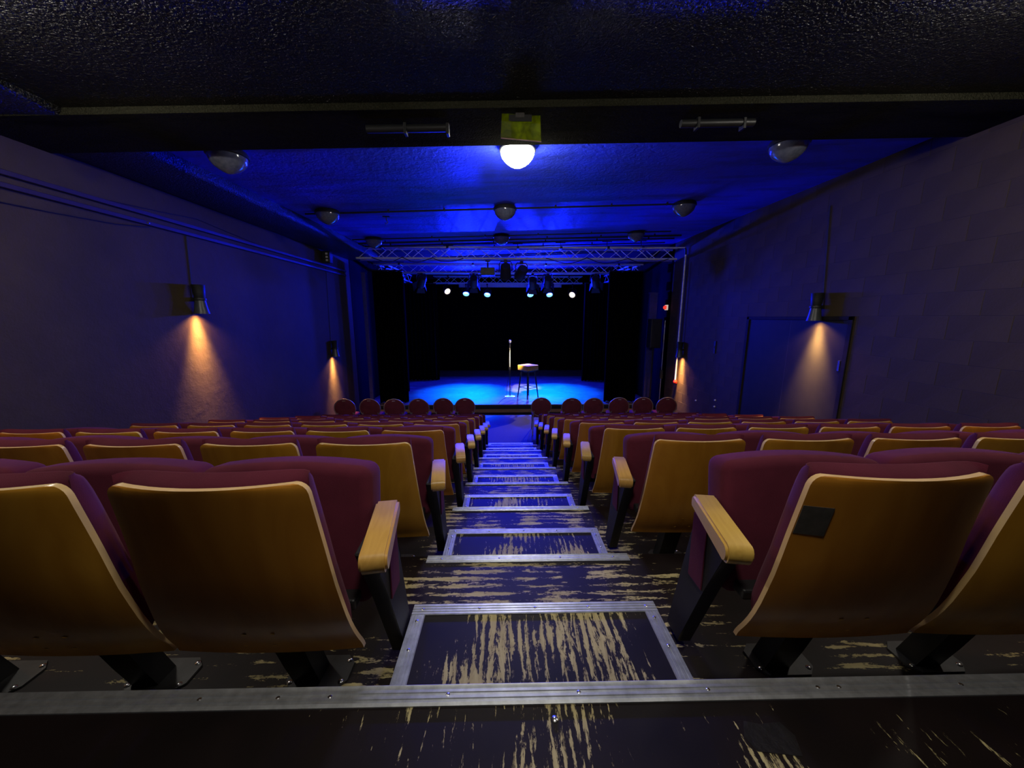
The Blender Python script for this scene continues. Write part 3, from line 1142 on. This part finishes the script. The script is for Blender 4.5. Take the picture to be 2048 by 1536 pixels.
def brace_mesh(dx, dz_):
    key = (round(dx, 3), round(dz_, 3))
    if key not in brace_cache:
        brace_cache[key] = MB().tube([(0, 0, 0), (dx, 0, dz_)], .0095, 6).mesh('brace', 'truss_aluminium', 50)
    return brace_cache[key]


def truss(x0, x1, y, z, lab, s=.27, rz=0.0, hangers=()):
    L = x1 - x0
    t = thing('lighting_truss', lab, 'truss', (x0, y, z), rz, 'aluminium box trusses over the stage')
    me = MB().tube([(0, 0, 0), (L, 0, 0)], .025, 10).mesh('chord', 'truss_aluminium', 50)
    for yy in (0, s):
        for zz in (0, s):
            link('chord', me, t, (0, yy, zz))
    n = max(2, round(L / .325))
    p = (L - .1) / n
    bu, bd = brace_mesh(p, s), brace_mesh(p, -s)
    for i in range(n):
        x = .05 + i * p
        up = i % 2 == 0
        link('brace', bu if up else bd, t, (x, 0, 0 if up else s))
        link('brace', bd if up else bu, t, (x, s, s if up else 0))
        link('brace', bu if up else bd, t, (x, 0 if up else s, 0), (R(-90), 0, 0) if False else (R(-90) if not up else R(-90), 0, 0)) if False else None
        # lower face zigzag (horizontal)
        h = brace_mesh(p, s)
        link('brace', h, t, (x, 0 if up else s, 0), (R(-90) if up else R(90), 0, 0))
    for hx in hangers:
        p = Matrix.Rotation(rz, 3, 'Z') @ Vector((hx, s / 2, 0))
        hl = ceil_z(x0 + p.x, y + p.y) - z - s + .004
        MB().tube([(hx, s / 2, s), (hx, s / 2, s + hl)], .008, 6).box((hx - .12, s / 2 - .01, s + hl - .03), (hx + .12, s / 2 + .01, s + hl - .012)).build('hanger', 'lamp_black', t)
        MB().box((hx - .03, -.03, s - .03), (hx + .03, s + .03, s + .03), .006).build('clamp', 'lamp_black', t)
    return t


# R(-90) about X turns +z into +y ... (0,0,s) -> (0,s,0)
truss(-3.58, 4.22, 9.15, 1.41, 'front aluminium box truss hung nearest the seats', .26, R(.15), (.6, 2.2, 3.9, 4.95, 6.1, 6.95))
truss(-4.10, 4.38, 11.8, 1.39, 'middle aluminium box truss carrying the black spotlights', .26, 0, (.8, 3.1, 5.4, 7.7))
truss(-2.94, 3.22, 15.4, 1.40, 'rear aluminium box truss carrying the blue pars', .27, 0, (.6, 2.3, 3.9, 5.6))
truss(-3.75, -.75, 12.1, 1.39, 'short side truss running back along the left wall', .26, R(90), (.5, 2.5))
truss(4.3, 7.3, 12.1, 1.39, 'short side truss running back along the right wall', .26, R(90), (.5, 2.5))

t = thing('screen_casing', 'long white projection screen casing under the rear truss', 'screen', (.2, 15.78, 1.26))
MB().box((-2.1, -.06, .0), (2.16, .06, .17), .02, 2).build('casing', 'white_casing', t)
MB().box((-2.14, -.065, -.005), (-2.1, .065, .175), .005).build('end_cap', 'white_plastic', t)
MB().box((2.16, -.065, -.005), (2.2, .065, .175), .005).build('end_cap', 'white_plastic', t)
for x in (-1.5, -.2, .9, 1.7):
    MB().box((x - .03, -.115, .155), (x + .03, .02, .18), .004).build('bracket', 'lamp_black', t)


# ------------------------------------------------------------------ par cans (backlight, facing the hall)
def par(x, z, tilt, kind, lab, aim):
    yb = 15.40
    t = thing('par_can', lab, 'stage light', (x, yb, z), 0, 'par lights under the rear truss')
    top = 1.374 - z
    # local frame of the can: axis -z' pointing along aim
    aimv = (Vector(aim) - Vector((x, yb, z))).normalized()
    rotq = aimv.to_track_quat('-Z', 'Y')
    mt = rotq.to_matrix().to_4x4()
    MB().lathe([(0, .24), (.08, .235), (.13, .18), (.138, .02), (.146, .0), (.146, -.03), (.134, -.03), (.130, -.01), (0, -.008)], 24, mt, False).build('can', 'fixture_black', t, 40)
    ln = MB().lathe([(0, -.024), (.06, -.022), (.125, -.014), (.128, -.006)], 24, mt, False).build('lens', 'lens_blue' if kind == 'blue' else 'lens_warm', t, 50)
    MB().tube([(-.16, 0, .02), (-.16, 0, .18), (-.13, 0, .24), (.13, 0, .24), (.16, 0, .18), (.16, 0, .02)], .010, 8).build('yoke', 'fixture_black', t, 40)
    MB().tube([(0, 0, .24), (0, 0, top)], .016, 8).box((-.03, -.03, top - .06), (.03, .03, top), .005).build('clamp', 'fixture_black', t, 40)
    if kind == 'blue':
        ad = bpy.data.lights.new('par_spill', 'AREA')
        ad.shape = 'DISK'
        ad.size = .18
        ad.energy = BLUE_SPILL
        ad.color = (.004, .012, 1.0)
        ao = bpy.data.objects.new('par_spill', ad)
        COL.objects.link(ao)
        ao.parent = t
        ao.location = aimv * .05
        ao.rotation_euler = Vector((0, -1, -.12)).to_track_quat('-Z', 'Y').to_euler()
    sd = bpy.data.lights.new('par_beam', 'SPOT')
    sd.energy = BLUE_SPOT if kind == 'blue' else WARM_SPOT
    sd.color = (.0, .09, 1.0) if kind == 'blue' else (1.0, .72, .36)
    sd.spot_size = R(40 if kind == 'blue' else 24)
    sd.spot_blend = 1.0
    sd.shadow_soft_size = .06
    so = bpy.data.objects.new('par_beam', sd)
    COL.objects.link(so)
    so.parent = t
    so.location = aimv * .06
    so.rotation_euler = rotq.to_euler()


par(-1.61, .97, 0, 'blue', 'blue par light, outer one on the left under the rear truss', (-1.7, 12.5, ZS))
par(-.73, .935, 0, 'blue', 'blue par light, inner one on the left under the rear truss', (-1.1, 12.4, ZS))
par(1.06, .935, 0, 'blue', 'blue par light, inner one on the right under the rear truss', (1.4, 12.4, ZS))
par(1.86, .935, 0, 'blue', 'blue par light, outer one on the right under the rear truss', (2.0, 12.5, ZS))
par(-2.38, 1.07, 0, 'warm', 'warm white par light at the left end of the rear truss', (.3, 11.5, -1.6))
par(2.81, .935, 0, 'warm', 'warm white par light at the right end of the rear truss', (.6, 11.4, -1.6))


# ------------------------------------------------------------------ black fresnels with barn doors on the middle truss
def fresnel(x, y, z, yaw, pitch, lab, hang, doors=True, key=False):
    t = thing('fresnel_light', lab, 'stage light', (x, y, z), yaw, 'black spotlights on the trusses')
    mt = Matrix.Rotation(R(-90) - pitch, 4, 'X')       # +z axis of the body points to +y and down
    MB().lathe([(0, -.18), (.10, -.175), (.125, -.14), (.13, .12), (.14, .14), (.14, .19), (.125, .19), (.12, .16), (0, .155)], 20, mt, False).build('body', 'fixture_black', t, 40)
    MB().lathe([(0, .165), (.07, .18), (.118, .166)], 20, mt, False).build('lens', 'dome_glass', t, 50)
    MB().tube([(-.155, 0, 0), (-.155, 0, .16), (-.12, 0, .22), (.12, 0, .22), (.155, 0, .16), (.155, 0, 0)], .013, 8).build('yoke', 'fixture_black', t, 40)
    MB().tube([(0, 0, .22), (0, 0, hang)], .018, 8).box((-.04, -.035, hang - .07), (.04, .035, hang), .006).build('clamp', 'fixture_black', t, 40)
    if doors:
        for a in range(4):
            w = .13
            rr = mt @ Matrix.Rotation(a * math.pi / 2, 4, 'Z') @ Matrix.Translation((0, .135, .19)) @ Matrix.Rotation(R(-28), 4, 'X')
            q = MB()
            q.bm.from_mesh(_flap)
            q.bm.transform(rr)
            q.build('barn_door', 'fixture_black', t)
    if key:
        sd = bpy.data.lights.new('fresnel_beam', 'SPOT')
        sd.energy = KEY_SPOT
        sd.color = (1.0, .80, .52)
        sd.spot_size = R(16)
        sd.spot_blend = .8
        sd.shadow_soft_size = .06
        so = bpy.data.objects.new('fresnel_beam', sd)
        COL.objects.link(so)
        so.parent = t
        v = Vector((.42, 11.5, -1.2)) - Vector((x, y, z))
        v = Matrix.Rotation(-yaw, 3, 'Z') @ v
        so.location = v.normalized() * .27
        so.rotation_euler = v.to_track_quat('-Z', 'Y').to_euler()
    return t


_q = MB().extrude_profile([(-.10, 0), (.10, 0), (.14, .16), (-.14, .16)], 'z', -.0015, .0015)
for v in _q.bm.verts:
    v.co = Vector((v.co.x, v.co.z, v.co.y))
_flap = _q.mesh('flap', 'fixture_black')
fresnel(-2.62, 11.8, 1.13, .5, R(35), 'black spotlight on the middle truss turned inwards, first from the left', .235)
fresnel(-.98, 11.8, 1.13, .12, R(30), 'black spotlight with barn doors, second from the left on the middle truss', .235)
fresnel(.88, 11.8, 1.09, -.1, R(32), 'black spotlight on the middle truss, left one of the close pair', .275)
fresnel(1.36, 11.8, 1.13, -.1, R(30), 'black spotlight on the middle truss, right one of the close pair', .235)
fresnel(2.88, 11.8, 1.13, -.35, R(30), 'black spotlight on the middle truss turned inwards, first from the right', .235)
fresnel(.02, 9.16, 1.12, 0, R(38), 'black spotlight on the front truss next to the projector', .262, False, True)
fresnel(.42, 9.41, 1.12, .3, R(25), 'small spotlight under the middle of the front truss', .262, False)
t = thing('projector', 'dark olive projector box under the middle of the front truss', 'projector', (-.42, 9.28, 1.12))
MB().box((-.17, -.16, -.10), (.17, .2, .08), .012).build('case', 'olive_casing', t)
MB().lathe([(0, .03), (.05, .03), (.06, 0), (.06, -.03)], 18, Matrix.Translation((.09, .21, 0)) @ Matrix.Rotation(R(-90), 4, 'X'), False).build('lens', 'dome_glass', t, 50)
MB().tube([(0, 0, .08), (0, 0, .26)], .02, 8).box((-.06, -.06, .225), (.06, .06, .262), .006).build('mount', 'lamp_black', t, 40)
MB().box((-.165, -.165, -.05), (-.05, -.158, .02), .002, 1).build('vent', 'lamp_black', t)
cpts = []
for k in range(22):
    a = k / 21
    cpts.append((.80 + .08 * math.sin(9 * a), 9.25, 1.42 - .28 * a + .03 * math.sin(14 * a)))
o = MB().tube(cpts, .012, 6).build('hanging_cable', 'white_plastic', None, 50)
tag(o, 'pale cable dangling from the middle of the front truss', 'cable')
for k, (x0, x1, sag, lab) in enumerate(((-3.2, -1.0, .1, 'black cable swagged along the left half of the front truss'), (1.0, 4.0, .12, 'black cable swagged along the right half of the front truss'))):
    pts = [(x0 + (x1 - x0) * i / 24, 9.12, 1.42 - sag * abs(math.sin(i / 24 * math.pi * 3)) + .01 * math.sin(i)) for i in range(25)]
    o = MB().tube(pts, .010, 6).build('truss_cable', 'cable_black', None, 50)
    tag(o, lab, 'cable')


# ------------------------------------------------------------------ curtains
def curtain(x0, x1, y, z0, z1, lab, folds, amp=.07, hem=0.0, turn=0.0):
    t = thing('stage_curtain', lab, 'curtain', ((x0 + x1) / 2, y, z0), turn)
    w = (x1 - x0) / 2
    n = max(24, int(folds * 10))
    us = [-1 + 2 * i / n for i in range(n + 1)]
    vs_ = [0, .15, .35, .55, .75, .9, 1]

    def fa(u, v):
        a = amp * (1.0 - .35 * v)
        return Vector((u * w * (1 + hem * (1 - v)), a * math.sin(u * folds * math.pi + .6 * math.sin(3 * u)) + .02 * math.sin(7 * u + 3 * v), .01 + v * (z1 - z0)))

    def fb(u, v):
        return fa(u, v) + Vector((0, .006, 0))
    MB().grid_solid(fa, fb, us, vs_).build('cloth', 'black_velvet', t, 60)
    MB().tube([(-w, .02, z1 - z0 + .03), (w, .02, z1 - z0 + .03)], .02, 8).build('rail', 'lamp_black', t, 40)
    return t


curtain(-3.80, -2.93, 10.75, ZS, 1.29, 'black leg curtain at the front left of the stage', 7)
curtain(3.02, 4.0, 10.75, ZS, 1.29, 'black leg curtain at the front right of the stage', 7)
curtain(-4.15, -2.72, 14.75, ZS, 1.29, 'black leg curtain deeper on the left of the stage', 9, .07, .02)
curtain(3.12, 4.4, 14.45, ZS, 1.29, 'black leg curtain deeper on the right of the stage', 9, .07, .02)
curtain(-4.15, -3.35, 12.45, ZS, 1.29, 'black leg curtain midway on the left of the stage', 6, .06)
curtain(3.5, 4.4, 12.35, ZS, 1.29, 'black leg curtain midway on the right of the stage', 6, .06)
curtain(-4.15, 4.4, 17.5, ZS, 1.5, 'black backdrop curtain across the back of the stage', 20, .04)
# proscenium posts, the blue light put into their colour
for (x0, x1, za, zb, lab) in ((-3.92, -3.82, ZF, 1.2, 'slim post with painted-on blue light at the left edge of the stage curtain'), (4.06, 4.28, -2.3, .68, 'post with painted-on blue light at the right edge of the stage curtain')):
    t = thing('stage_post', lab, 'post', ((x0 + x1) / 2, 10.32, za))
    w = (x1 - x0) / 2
    MB().box((-w, -.05, 0), (w, .05, zb - za), .006).build('post', 'post_blue_cast', t)
    MB().box((-w - .015, -.06, zb - za - .02), (w + .015, .06, zb - za + .012), .003).build('cap_plate', 'post_blue_cast', t)
t = thing('loudspeaker', 'black loudspeaker on a pole at the right of the stage front', 'speaker', (4.17, 10.08, ZF))
MB().box((-.15, -.14, 1.95), (.15, .14, 2.75), .015).build('cabinet', 'stage_black', t)
MB().box((-.13, -.15, 1.98), (.13, -.138, 2.72), .004).build('grille', 'lamp_black', t)
MB().tube([(0, 0, .0), (0, 0, 1.96)], .02, 10).build('pole', 'black_steel', t, 40)
for a in range(3):
    an = a * 2 * math.pi / 3 + .5
    MB().tube([(0, 0, .45), (.2 * math.cos(an), .2 * math.sin(an), .01)], .012, 8).build('leg', 'black_steel', t, 40)

# ------------------------------------------------------------------ microphone stand, microphone, stool
t = thing('microphone_stand', 'straight microphone stand with round base on the stage', 'microphone stand', (.155, 11.55, ZS))
MB().lathe([(0, 0), (.178, 0), (.18, .010), (.165, .022), (.03, .032), (.022, .05), (0, .05)], 28, None, False).build('base', 'chrome', t, 40)
MB().tube([(0, 0, .04), (0, 0, .92)], .014, 10).build('lower_tube', 'gunmetal', t, 40)
MB().lathe([(0, .88), (.022, .88), (.024, .95), (.018, .98), (0, .98)], 14, None, False).build('clutch', 'gunmetal', t, 40)
MB().tube([(0, 0, .96), (0, 0, 1.62)], .0105, 10).build('upper_tube', 'chrome', t, 40)
MB().tube([(0, 0, 1.60), (0, -.015, 1.68)], .02, 10).build('clip', 'gunmetal', t, 40)
mic = thing('microphone', 'handheld microphone clipped upright on the stand', 'microphone', (.16, 11.53, ZS + 1.64))
mm = Matrix.Rotation(R(14), 4, 'X')
MB().lathe([(0, -.02), (.015, -.02), (.020, .10), (.024, .125), (0, .125)], 16, mm, False).build('handle', 'gunmetal', mic, 50)
MB().lathe([(.022, .12), (.034, .14), (.040, .165), (.038, .19), (.028, .212), (0, .222)], 18, mm, False).build('grille', 'chrome', mic, 60)
pts = [(.155, 11.55 - .03, ZS + 1.6), (.12, 11.5, ZS + 1.2), (.11, 11.5, ZS + .7), (.06, 11.48, ZS + .35), (.03, 11.4, ZS + .05), (.0, 11.3, ZS + .012), (-.1, 11.05, ZS + .012), (-.16, 10.8, ZS + .012), (-.2, 10.55, ZS + .012)]
sm = []
for i in range(len(pts) - 1):
    p0, p1, p2, p3 = [Vector(pts[max(0, min(len(pts) - 1, i + j))]) for j in (-1, 0, 1, 2)]
    for s_ in range(6):
        tt = s_ / 6
        sm.append(.5 * ((2 * p1) + (p2 - p0) * tt + (2 * p0 - 5 * p1 + 4 * p2 - p3) * tt * tt + (3 * p1 - p0 - 3 * p2 + p3) * tt ** 3))
o = MB().tube(sm, .006, 6).build('microphone_cable', 'cable_black', None, 60)
tag(o, 'thin black microphone cable hanging from the stand to the stage', 'cable')

st = thing('bar_stool', 'metal bar stool with thick square wooden seat on the stage', 'stool', (.735, 11.42, ZS), R(38))
MB().box((-.235, -.235, .90), (.235, .235, 1.06), .008, 2).build('seat', 'stool_wood', st, 40)
MB().box((-.19, -.19, .86), (.19, .19, .90), .008).build('seat_frame', 'stool_paint', st)
for sx in (-1, 1):
    for sy in (-1, 1):
        MB().tube([(sx * .15, sy * .15, .88), (sx * .235, sy * .235, 0)], .028, 6, True, .018).build('leg', 'stool_paint', st, 40)
for a in range(4):
    c_, s_ = math.cos(a * math.pi / 2), math.sin(a * math.pi / 2)
    f = lambda x, y: (x * c_ - y * s_, x * s_ + y * c_, .34)
    MB().tube([f(-.20, .20), f(.20, .20)], .011, 6).build('stretcher', 'stool_paint', st, 40)
